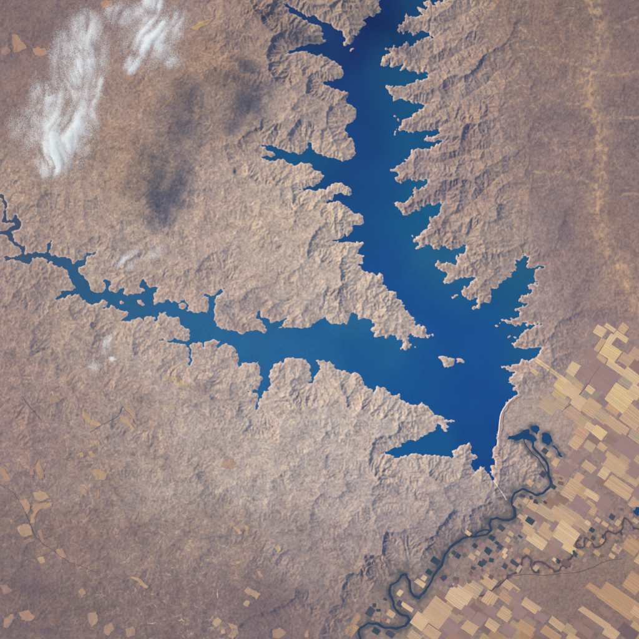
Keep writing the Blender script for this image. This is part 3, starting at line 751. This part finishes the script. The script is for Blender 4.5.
FIELDS = [
 # below the eastern hills
 (600, 331, 11, 9, CREAM, 5), (610, 327.6, 11, 4, CREAM, 2), (623.4, 328.3, 8, 8, TAN, 4), (621.3, 336.8, 14, 5.5, CREAM, 3), (611.4, 338.9, 6, 9, CREAM, 3, 'v'), (600, 345, 5, 14, TAN, 3, 'v'), (610.7, 352, 17, 13, GOLD, 8),
 (600.8, 359.3, 11, 7, TAN, 4), (616.3, 367.7, 20, 6, CREAM, 3), (632, 376, 18, 9, CREAM, 4), (591.7, 355, 9, 11, MAUVE, 0), (601, 376, 27, 21, MAUVE, 0), (581, 372, 7, 15, MAUVE, 0), (573.4, 369, 9, 12, CREAM, 3),
 (590.3, 389.6, 8, 6, CREAM, 2), (620, 398, 22, 20, GOLD, 9), (635, 392, 12, 12, CREAM, 5), (534, 371.5, 8, 4, CREAM, 3), (549, 369, 28, 3.6, CREAM, 2), (562, 384, 12, 13, GOLD, 4), (571, 391, 15, 11, CREAM, 4), (579, 386, 8, 6, TAN, 2),
 (549, 406, 17, 11, KHAKI, 4), (561, 403, 11, 10, KHAKI, 3), (579, 402, 13, 12, CREAM, 4), (591.5, 408, 15, 14, TAN, 5), (602, 416, 13, 11, KHAKI, 4), (617, 426, 24, 9, TAN, 4), (633, 418, 20, 18, TAN, 7), (599, 432.5, 13, 9, GOLD, 3),
 (590, 427, 9, 7, CREAM, 5), (576, 442, 10, 12, TAN, 3), (590, 446, 10, 8, KHAKI, 3), (602, 447, 9, 6, TAN, 3), (627, 447, 24, 15, MAUVE, 0), (612, 440, 10, 9, BROWN, 0), (615, 465, 24, 13, TAN, 7), (634, 470, 14, 14, MAUVE, 0), (604, 473, 9, 10, CREAM, 3),
 (589, 467, 12, 7, TAN, 4), (577, 457, 12, 10, MAUVE, 0), (566, 470, 12, 13, MAUVE, 0), (572.5, 488, 12, 13, TAN, 3), (588, 483, 12, 9, MAUVE, 0), (620, 488, 28, 13, TAN, 8), (592, 495, 15, 6, CREAM, 3), (605, 501, 15, 8, MAUVE, 0),
 (580, 506, 18, 11, MAUVE, 0), (640, 493, 12, 12, MAUVE, 0), (602, 458, 8, 7, MAUVE, 0),
 # the big block between river and old channel
 (561, 519, 24, 14, TAN, 8), (566, 535, 22, 17, CREAM, 9), (547, 531, 15, 12, TAN, 6), (537, 541, 20, 10, CREAM, 5), (569, 548, 12, 7, GOLD, 3), (554, 526, 5, 11, MAUVE, 0), (545, 512, 14, 9, KHAKI, 3), (533, 506, 10, 7, TAN, 3), (528, 531, 12, 8, TAN, 3),
 # south of the old channel
 (489, 582, 14, 10, TAN, 4), (474, 590, 13, 14, KHAKI, 5), (490, 599, 12, 12, TAN, 5, 'v'), (511, 587, 16, 6.5, TAN, 3), (516, 595, 13, 9, MAUVE, 0), (531, 606, 18, 8, TAN, 4), (505, 614, 13, 11, TAN, 4), (492, 611, 11, 9, MAUVE, 0),
 (519, 613, 12, 11, MAUVE, 0), (526, 628, 17, 9, ORANGE, 4), (509, 631, 12, 10, MAUVE, 0), (557, 624, 16, 7, TAN, 4), (551, 634, 18, 8, ORANGE, 5), (595, 618, 32, 6, TAN, 3), (619, 601, 38, 17, ORANGE, 9), (634, 583, 16, 16, ORANGE, 6), (606, 612, 13, 5, BROWN, 0),
 (628, 632, 18, 12, DARK, 0), (611, 633, 14, 10, TAN, 4), (584, 630, 20, 8, BROWN, 0), (632, 546, 16, 13, ORANGE, 7), (617, 549, 8, 7, TAN, 3), (594, 589, 14, 6, ORANGE, 3), (541, 617, 12, 8, MAUVE, 0), (492, 625, 12, 9, TAN, 4), (479, 620, 11, 12, MAUVE, 0),
 (437, 613, 21, 24, TAN, 10), (420, 622, 14, 13, CREAM, 5), (459, 597, 22, 19, CREAM, 9), (470, 587.5, 10, 8, TAN, 3), (456, 611, 7, 6, BROWN, 0), (468, 612, 13, 8, MAUVE, 0), (452, 628, 18, 12, MAUVE, 0), (470, 628, 13, 10, TAN, 4), (432, 633, 16, 9, TAN, 4),
 (463, 636, 12, 8, BROWN, 0), (415, 637, 12, 8, KHAKI, 3), (352, 630, 8, 12, ORANGE, 2),
 (637, 612, 10, 8, TAN, 3), (575, 640, 16, 7, TAN, 4), (640, 560, 8, 8, TAN, 3),
]
# the quieter parcels that fill the farmland between those
def covered(x, y, lst, grow=0.42):
    for t in lst:
        d = np.array([x - t[0], y - t[1]])
        u = d[0] * math.cos(ANG) + d[1] * math.sin(ANG); v = d[0] * math.sin(ANG) - d[1] * math.cos(ANG)
        if abs(u) < t[2] * grow + 1.5 and abs(v) < t[3] * grow + 1.5: return True
    return False
def in_poly(poly, x, y):
    r = False
    for (ax, ay), (bx, by) in zip(poly, poly[1:] + poly[:1]):
        if (ay > y) != (by > y) and x < ax + (y - ay) / (by - ay) * (bx - ax): r = not r
    return r
FILL = [P('556 384 583 372 600 366 640 352 665 352 665 500 600 512 566 512 556 488 566 455 584 450 572 425 562 412'), P('518 503 545 494 562 500 590 520 574 548 562 556 540 548 524 540'), P('430 604 452 588 478 588 500 590 520 600 560 622 600 620 665 600 665 665 420 665 410 640')]
fill = []
for poly in FILL:
    a = np.array(poly); cx0, cy0 = a.mean(0)
    for iu in range(-9, 10):
        for iv in range(-11, 12):
            rs = random.Random(iu * 57 + iv * 991 + int(cx0))
            du, dv = iu * 13 + (iv % 2) * 5 + rs.uniform(-1, 1), iv * 9.5 + rs.uniform(-1, 1)
            x = cx0 + du * math.cos(ANG) + dv * math.sin(ANG); y = cy0 + du * math.sin(ANG) - dv * math.cos(ANG)
            if x > 660 or y > 660 or not in_poly(poly, x, y) or covered(x, y, FIELDS): continue
            if min(np.hypot(river_line[:, 0] - x, river_line[:, 1] - y).min(), np.hypot(old_line[:, 0] - x, old_line[:, 1] - y).min() - 2) < 7: continue
            south = y > 560
            w = math.sin(x * .11 + 1.3) + math.sin(y * .13 + x * .05) + rs.uniform(-.8, .8)
            c = rs.choice([KHAKI, TAN, ORANGE if south else TAN, (176, 150, 134)]) if w > -.35 else rs.choice([MAUVE, MAUVE, BROWN, (160, 138, 130)])
            fill.append((x, y, 13.2 * rs.uniform(.97, 1.06), 9.8 * rs.uniform(.97, 1.06), tuple(int(v * rs.uniform(.94, 1.02) * (.93 if south else 1)) for v in c), 0 if w <= -.35 else 3))
for t in fill: field(*t)
LIFT = 0.09
for t in FIELDS:
    field(t[0], t[1], t[2] * 1.08, t[3] * 1.08, t[4], t[5], None, t[6] if len(t) == 7 else 'u')
LIFT = 0.12
# irrigated and bare plots in the river flats
PLOTS = [(435.6, 561, 10, 6, TEAL), (429, 572, 6, 5, TEAL), (454, 553, 4, 4, BLUE), (458, 556, 4, 5, TEAL), (475, 546, 5, 4, TEAL), (488, 551, 7, 6, TEAL), (481, 564, 6, 5, TEAL), (492, 538, 6, 5, TEAL), (501, 528, 7, 5, BLUE), (500, 547, 5, 5, BLUE), (497, 543, 4, 3, TEAL),
 (530, 521, 8, 6, TEAL), (484, 562, 5, 5, BLUE), (505, 566, 5, 5, BLUE), (513, 562, 5, 4, BLUE), (543, 474, 5, 6, BLUE), (545, 451, 6, 5, BLUE), (553, 486.5, 6, 4, TEAL), (376, 631, 7, 6, TEAL), (390, 634, 8, 6, BLUE), (370, 612, 7, 9, BLUE), (400, 604, 6, 6, BLUE),
 (420, 583, 11, 5, CREAM), (400, 593, 5, 6, CREAM), (407, 607, 13, 4, CREAM), (391, 614, 8, 6, TAN), (468, 533, 7, 4, CREAM), (424, 578, 5, 5, CREAM), (472, 557, 7, 5, KHAKI), (478, 553, 5, 4, KHAKI), (505, 551, 4, 6, CREAM), (466, 562, 6, 4, MAUVE), (455, 565, 6, 5, MAUVE),
 (448, 572, 6, 4, BROWN), (495, 556, 6, 5, MAUVE), (508, 540, 5, 5, TAN), (511, 534, 6, 4, KHAKI), (519, 528, 6, 5, MAUVE), (521, 517, 6, 4, TAN), (516, 547, 6, 5, MAUVE), (538, 485, 7, 5, KHAKI), (530, 483, 6, 5, TAN), (526, 501, 5, 5, TAN), (556, 462, 6, 8, TAN), (549, 455, 5, 5, TAN),
 (566, 563, 9, 6, DARK), (555, 560, 5, 3, CREAM), (558, 561, 5, 4, TEAL), (588, 523, 6, 4, CREAM), (592, 530, 5, 4, TEAL), (598, 520, 6, 4, TAN), (612, 517, 5, 5, BLUE), (605, 524, 7, 4, TAN), (618, 523, 5, 6, TAN), (602, 541, 4, 5, ORANGE), (589, 544, 3.5, 6, ORANGE), (593, 538, 4, 4, BLUE),
 (597, 553, 7, 4, ORANGE), (527, 551, 7, 5, ORANGE), (505, 556, 4, 5, CREAM), (519, 569, 3.5, 8, KHAKI), (536, 568, 5, 5, KHAKI), (581, 553, 6, 4, ORANGE), (612, 556, 6, 4, TAN), (636, 521, 6, 4, KHAKI)]
VALLEY = [(P('428 580 445 560 456 548 476 541 494 538 512 524 520 505 532 500 524 520 520 540 528 556 512 574 500 574 480 582 462 584 446 592'), 4.6), (P('364 628 372 604 392 590 398 606 410 612 404 622 390 624'), 5.0), (P('552 562 566 552 580 536 596 520 620 508 645 505 645 536 628 540 612 556 590 562 570 570'), 4.6), (P('516 492 530 496 548 492 548 470 560 462 566 480 556 498 540 506 524 506'), 5.0)]
for poly, step_ in VALLEY:
    a = np.array(poly)
    for x in np.arange(a[:, 0].min(), a[:, 0].max(), step_):
        for y in np.arange(a[:, 1].min(), a[:, 1].max(), step_):
            rs = random.Random(int(x * 91 + y * 13))
            qx, qy = x + rs.uniform(-1.4, 1.4), y + rs.uniform(-1.4, 1.4)
            if rs.random() < .30 or not in_poly(poly, qx, qy) or covered(qx, qy, PLOTS, .5): continue
            if np.hypot(river_line[:, 0] - qx, river_line[:, 1] - qy).min() < 4 or np.hypot(old_line[:, 0] - qx, old_line[:, 1] - qy).min() < 2: continue
            c = rs.choice([MAUVE, BROWN, (164, 142, 130), (176, 150, 132), DARK, BLUE, (134, 116, 116), (150, 130, 124), (122, 108, 112), TEAL if rs.random() < .4 else MAUVE])
            c = tuple(int(v * rs.uniform(.94, 1.05)) for v in c)
            field(qx, qy, rs.uniform(2.6, 5.2), rs.uniform(2.2, 4.6), c, 0, rs.choice([35, 35, 20, 50, 5, 70]) + rs.uniform(-8, 8))
for p in PLOTS: field(*p)
# scattered ploughed plots on the western and southern plateau (free outlines)
def plot(poly, color):
    l = jitter(poly, 0.08, 1.2, True, int(poly[0][0] * 7 + poly[0][1]))
    c = l.mean(0)
    V = [c] + [c + (p - c) * r for r in (.35, .7, 1.0) for p in l]
    V = np.array(V); m = len(l)
    F = [(0, 1 + i, 1 + (i + 1) % m, 1 + (i + 1) % m) for i in range(m)]
    tri = [(0, 1 + i, 1 + (i + 1) % m) for i in range(m)]
    for k in range(2):
        for i in range(m):
            a, b = 1 + k * m + i, 1 + k * m + (i + 1) % m
            tri += [(a, a + m, b + m), (a, b + m, b)]
    z = ground(V[:, 0], V[:, 1])
    for ox, oy in ((.9, 0), (-.9, 0), (0, .9), (0, -.9)): z = np.maximum(z, ground(V[:, 0] + ox, V[:, 1] + oy))
    V3 = np.stack([V[:, 0] - CX, CY - V[:, 1], z + 0.12 + 0.0005 * m], -1)
    T = np.array(tri)
    if np.cross(V3[T[0, 1]] - V3[T[0, 0]], V3[T[0, 2]] - V3[T[0, 0]])[2] < 0: T = T[:, ::-1]
    rs = random.Random(m)
    color = tuple(.55 * a + .45 * b for a, b in zip(color, (164, 146, 140)))
    C = np.array([albedo(color) * rs.uniform(.86, 1.1) for _ in V])
    return mesh_object('field', V3, T, MAT_FIELD, terrain, C, False)
OCHRE, SAND, RUST = (186, 138, 108), (206, 168, 126), (168, 126, 108)
OUTLINES = [('12 35 18.7 36 22 42 27.5 49 21 52 15 54 14 46', OCHRE), ('33 49 38 47.5 46 49 48 53.5 42 57 36 56', OCHRE), ('3 48 8 47 12 52 7 57 2 54', (150, 116, 104)), ('101 5 106 1 113 2 112 7 104 10', OCHRE),
 ('190 29 200 22.5 216 19.5 208 26 198 32', (200, 160, 112)), ('164 103 170 99 174 96 173 102 166 108', (180, 144, 112)), ('84 411 88.8 412 91 419 100 422 103 424 98 425.5 90 423 84 418', SAND), ('120 413 127 417 136 429 134 430 123 421', SAND), ('125 406 132 409 138 420 132 418 126 411', (192, 152, 122)),
 ('110 423 117 420 120 420 115 424', SAND), ('88 451 93 450 97 456 92 457', SAND), ('95 441 99 439 101 443 97 446', SAND), ('80 453 84 450 85 455 81 458', (196, 158, 122)), ('101 445 104 442 106 445 103 447', SAND), ('92 470 99 468 109 473 106 479 97 479', (190, 150, 112)),
 ('37 465 41 460 45 470 46 478 41 478', (184, 140, 112)), ('175 378 179 375.5 189 384 187 389 177 384', (214, 184, 142)), ('166 376 173 375 175 380 168 383', (206, 176, 140)), ('168 406 174 405 176 410 169 410', (206, 178, 142)), ('32 469 35 466 36 474 32 474', OCHRE), ('0 466 3 465 9 474 12 480 6 480', OCHRE),
 ('34 492 41 489 50 497 44 500 37 499', SAND), ('34 503 44 502 54 501 50 507 40 509 36 514 32 508', (196, 152, 116)), ('18 528 25 523 32 526 33 534 25 536', (200, 156, 120)), ('20 500 28 498 31 510 27 514 23 506', (188, 146, 116)), ('32 514 37 512 36 522 31 522', (196, 154, 122)), ('38 531 42 528 46 540 42 542', RUST),
 ('38 558 44 556 46 561 41 563', SAND), ('57 549 63 547 68 556 62 557', (180, 138, 112)), ('24 540 31 537 36 540 28 543', RUST), ('131 576.5 133 575.5 149 586 147 587.5', (214, 170, 124)), ('19 611 29 609 36 616 32 620 22 619', (182, 138, 112)), ('5 618 14 613 17 617 9 627 4 626', (176, 134, 112)),
 ('90 612 97 610 99 620 92 626 89 619', (176, 136, 112)), ('105 625 112 621 115 628 109 635 104 631', (180, 140, 114)), ('79 590 84 587 87 592 83 595', (184, 142, 112)), ('126 628 134 625 136 634 128 636', (172, 132, 110)), ('0 585 8 584 13 590 5 594', (160, 122, 108)), ('79 487 85 486 90 494 86 496', (186, 146, 118)),
 ('96 492 100 489 100 496 97 500', (186, 146, 118)), ('244.5 590 248 585 261 593.5 256.5 599', (196, 160, 126)), ('243 603 247 599 251 601 248 606', (200, 166, 130)), ('212 623 218 616.5 222 620 217 626', SAND), ('227 621 237 624 239 633 233 638 229 635 233 630', (196, 156, 120)), ('221 630 225 628 226 632 222 633', SAND),
 ('232 524 240 528 243 532 240 534', SAND), ('244 523 249 526 249 535 245 532', SAND), ('275 546 279 543.5 282 548 278 551', (214, 182, 138)), ('256 569 261 571 264 576 260 577', (200, 164, 128)), ('272 630 280 627 287 632 280 638 273 637', (184, 142, 110)), ('305 632 308 629 308 637 305 637', (184, 144, 114)), ('236 561 241 560 240 563 237 563.5', SAND),
 ('46 394 58 396 62 401 52 404', (164, 136, 120)), ('223 462 230 458 237 466 230 469 222 467', (186, 152, 130)), ('345 631 351 622 358 612 361 617 354 628 348 638', (190, 148, 118))]
for s, c in OUTLINES: plot(P(s), c)

# ------------------------------------------------------------------ roads and tracks, laid on the ground
def road(line, width, color, label, name='road'):
    l = jitter(line, 0.03, 1.2, False, int(line[0][0]))
    f = lambda q: float(max(ground(q[0], q[1]), ground(q[0] + .6, q[1]), ground(q[0] - .6, q[1]), ground(q[0], q[1] + .6), ground(q[0], q[1] - .6))) + 0.05
    o = ribbon(name, l, [(-width / 2, 0.0), (-width / 2, .15), (width / 2, .15), (width / 2, 0.0)][::-1], MAT_FIELD, None, color, f)
    tag(o, label, kind='structure')
road(P('480 603 490 592 500 582 512 576 530 574.5 555 574.5 580 572 593 568 605 562 622 559'), 0.5, (98, 86, 90), 'dark canal line along the foot of the southern farmland', 'canal')
road(P('24 396 33 408 43 420'), 0.4, (118, 98, 100), 'dark straight track on the western plateau')
road(P('91 432 103 424 118 416 123 406 136 424'), 0.4, (116, 97, 100), 'dark crooked track beside tan plots on the western plateau')
road(P('0 483 14 492 22 503 30 520 36 536 46 545 57 552 70 562 84 566 97 571'), 0.45, (108, 90, 94), 'dark winding track across the southwest plateau')
road(P('562 412 573 402 580 394 588 384 600 366'), 0.5, (120, 96, 92), 'brown field road between the eastern plots')

spillway = ribbon('spillway', jitter(P('493.5 480 498 487 503 494 506.5 500'), 0.0, 1.0, False, 3), [(0.45, 0.0), (0.45, .2), (-0.45, .2), (-0.45, 0.0)], MAT_FIELD, None, (226, 212, 208),
                  lambda q: float(max(ground(q[0], q[1]), ground(q[0] + .7, q[1]), ground(q[0] - .7, q[1]), ground(q[0], q[1] + .7), ground(q[0], q[1] - .7))) + 0.02)
tag(spillway, 'thin pale straight spillway chute running from the southern inlet towards the river', 'spillway')

# ------------------------------------------------------------------ clouds: thin ice cloud, a drift of very many small flakes
CLOUD_Z = 91.0
def cloud_material():
    m = bpy.data.materials.new('ice_cloud'); m.use_nodes = True
    nt = m.node_tree; nt.nodes.clear()
    out = nt.nodes.new('ShaderNodeOutputMaterial'); mx = nt.nodes.new('ShaderNodeMixShader')
    d = nt.nodes.new('ShaderNodeBsdfDiffuse'); t = nt.nodes.new('ShaderNodeBsdfTranslucent')
    d.inputs['Color'].default_value = (.97, .98, .95, 1); t.inputs['Color'].default_value = (.95, .97, .94, 1)
    mx.inputs['Fac'].default_value = 0.55
    nt.links.new(d.outputs[0], mx.inputs[1]); nt.links.new(t.outputs[0], mx.inputs[2]); nt.links.new(mx.outputs[0], out.inputs['Surface'])
    return m
MAT_CLOUD = cloud_material()
FLAKE = 0.27
def cloud(label, blobs, fibre, dens, thick=3.0, z=CLOUD_Z, warp=7.0, seed=1, size=FLAKE):
    """blobs: (px, py, rx, ry, degrees, weight) as they show in the photograph"""
    s = (CAM_Z - z) / CAM_Z
    rs = np.random.default_rng(seed)
    b = np.array([q[:4] for q in blobs])
    r = b[:, 2:4].max(1)
    x0, y0 = (b[:, 0] - r).min() - 8, (b[:, 1] - r).min() - 8
    x1, y1 = (b[:, 0] + r).max() + 8, (b[:, 1] + r).max() + 8
    QX, QY = np.meshgrid(np.arange(x0, x1, .5), np.arange(y0, y1, .5))
    wx = QX + warp * fbm(QX, QY, 30, 3, seed * 31); wy = QY + warp * fbm(QX, QY, 30, 3, seed * 31 + 9)
    tau = 0
    for (bx, by, rx, ry, a, w) in blobs:
        t = math.radians(a); u = (wx - bx) * math.cos(t) + (wy - by) * math.sin(t); v = -(wx - bx) * math.sin(t) + (wy - by) * math.cos(t)
        tau = tau + w * np.clip(1 - (u / rx) ** 2 - (v / ry) ** 2, 0, 1) ** 1.6
    a = math.radians(fibre) + 0.18 * fbm(QX, QY, 60, 2, seed * 31 + 15)
    gx_ = QX + .2 * (wx - QX); gy_ = QY + .2 * (wy - QY)
    u = gx_ * np.cos(a) + gy_ * np.sin(a); v = -gx_ * np.sin(a) + gy_ * np.cos(a)
    f1 = fbm(u * 7.0, v, 62, 5, seed * 31 + 20, .62); f2 = fbm(wx, wy, 15, 4, seed * 31 + 30, .6)
    tau = tau * np.clip(0.7 + 1.9 * f1, .05, 2.6) * np.clip(0.8 + 1.3 * f2, .1, 2) * dens
    area = size * size * 0.433 * 0.68
    lam = tau * (0.5 * s) ** 2 / area
    cnt = rs.poisson(np.clip(lam, 0, 60))
    k = np.repeat(np.arange(cnt.size), cnt.ravel())
    n_ = len(k)
    px = QX.ravel()[k] + rs.uniform(-.25, .25, n_); py = QY.ravel()[k] + rs.uniform(-.25, .25, n_)
    P3 = np.stack([(px - CX) * s, (CY - py) * s, rs.normal(0, thick, n_)], -1)
    c = np.array([P3[:, 0].mean(), P3[:, 1].mean(), 0])
    P3 -= c
    # random flakes, on the whole lying rather than standing
    nrm = rs.normal(size=(n_, 3)) * np.array([.55, .55, 1]); nrm /= np.linalg.norm(nrm, axis=1)[:, None]
    ref = rs.normal(size=(n_, 3)); e1 = np.cross(nrm, ref); e1 /= np.linalg.norm(e1, axis=1)[:, None]; e2 = np.cross(nrm, e1)
    R = size * 0.577 * rs.uniform(.7, 1.3, n_)[:, None]
    V = np.stack([P3 + R * (math.cos(q) * e1 + math.sin(q) * e2) for q in (0, 2.0944, 4.1888)], 1).reshape(-1, 3)
    F = np.arange(3 * n_).reshape(-1, 3)
    o = mesh_object('cloud', V, F, MAT_CLOUD)
    o.location = (c[0], c[1], z)
    return tag(o, label, 'cloud', 'thin clouds drifting over the northwest upland')
cloud('large wispy white cloud, its lower end brightest, in the upper left',
      [(50, 158, 15, 26, 4, 2.0), (58, 146, 26, 34, 10, 1.0), (68, 105, 22, 56, 12, .55), (88, 85, 17, 40, -8, .55), (74, 135, 26, 38, 20, .7), (48, 112, 18, 44, -20, .35), (88, 28, 20, 18, 30, .75), (72, 50, 26, 40, 0, .35), (97, 88, 8, 18, 10, 1.0), (28, 132, 26, 28, -35, .3), (92, 55, 22, 36, 0, .3), (60, 125, 42, 64, 8, .45), (80, 60, 34, 60, 5, .3)],
      6, 1.9, seed=2, warp=5)
cloud('ragged white cloud streak slanting down from the top edge',
      [(154, 2, 16, 12, 0, 2.0), (154, 28, 16, 22, 25, 1.0), (146, 45, 13, 20, 35, 1.1), (132, 64, 10, 12, 30, 1.6), (160, 42, 16, 20, 0, .7), (128, 14, 22, 16, 0, .5), (175, 22, 18, 22, 0, .45), (118, 14, 16, 14, 0, .4), (172, 60, 16, 12, 0, .35), (150, 35, 34, 44, 30, .4)],
      30, 1.7, seed=3, warp=5)
cloud('small faint cloud puff north of the western arm', [(126, 264, 9, 9, 0, 1.2), (134, 258, 16, 9, -25, .5), (154, 250, 11, 10, -10, 1.1), (120, 262, 18, 12, 0, .25)], 50, 1.1, 1.5, warp=3, seed=4)
cloud('slight white cloud wisp south of the western arm', [(107, 340, 4.5, 11, 28, 2.0), (104, 346, 9, 12, 20, .5), (94, 368, 8, 7, 0, .8), (98, 358, 14, 14, 0, .2)], 25, .9, 1.2, warp=2, seed=5)
cloud('bright cloud fleck below the slight white wisp', [(113, 359.5, 5, 3.2, 25, 2.4)], 60, .9, 1.0, warp=1.5, seed=6)
cloud('stray cloud above the top edge of the picture, shading the northern inlet', [(205, -36, 24, 20, 20, 2.0), (220, -22, 16, 14, 0, 1.6)], 20, 1.0, seed=7, size=.7)
cloud('broad cloud beyond the top edge, shading the head of the lake', [(300, -44, 40, 32, 25, 1.8), (325, -24, 24, 22, 10, 1.4)], 20, 1.0, seed=8, size=.7)

# ------------------------------------------------------------------ the blue air low over the land, under the clouds
def haze_box():
    m = bpy.data.materials.new('blue_air'); m.use_nodes = True
    nt = m.node_tree; nt.nodes.clear()
    out = nt.nodes.new('ShaderNodeOutputMaterial'); pv = nt.nodes.new('ShaderNodeVolumePrincipled')
    pv.inputs['Color'].default_value = (.05, .27, 1.0, 1); pv.inputs['Absorption Color'].default_value = (1, 1, 1, 1); pv.inputs['Density'].default_value = HAZE; pv.inputs['Anisotropy'].default_value = 0.0
    nt.links.new(pv.outputs['Volume'], out.inputs['Volume'])
    r, z0, z1 = 13000.0, -6.0, 62.0
    V = [(x, y, z) for z in (z0, z1) for x, y in ((-r, -r), (r, -r), (r, r), (-r, r))]
    F = [(3, 2, 1, 0), (4, 5, 6, 7), (0, 1, 5, 4), (1, 2, 6, 5), (2, 3, 7, 6), (3, 0, 4, 7)]
    o = mesh_object('haze', V, F, m)
    tag(o, 'thin blue haze lying over the whole land', kind='stuff')
HAZE = 0.0026
haze_box()
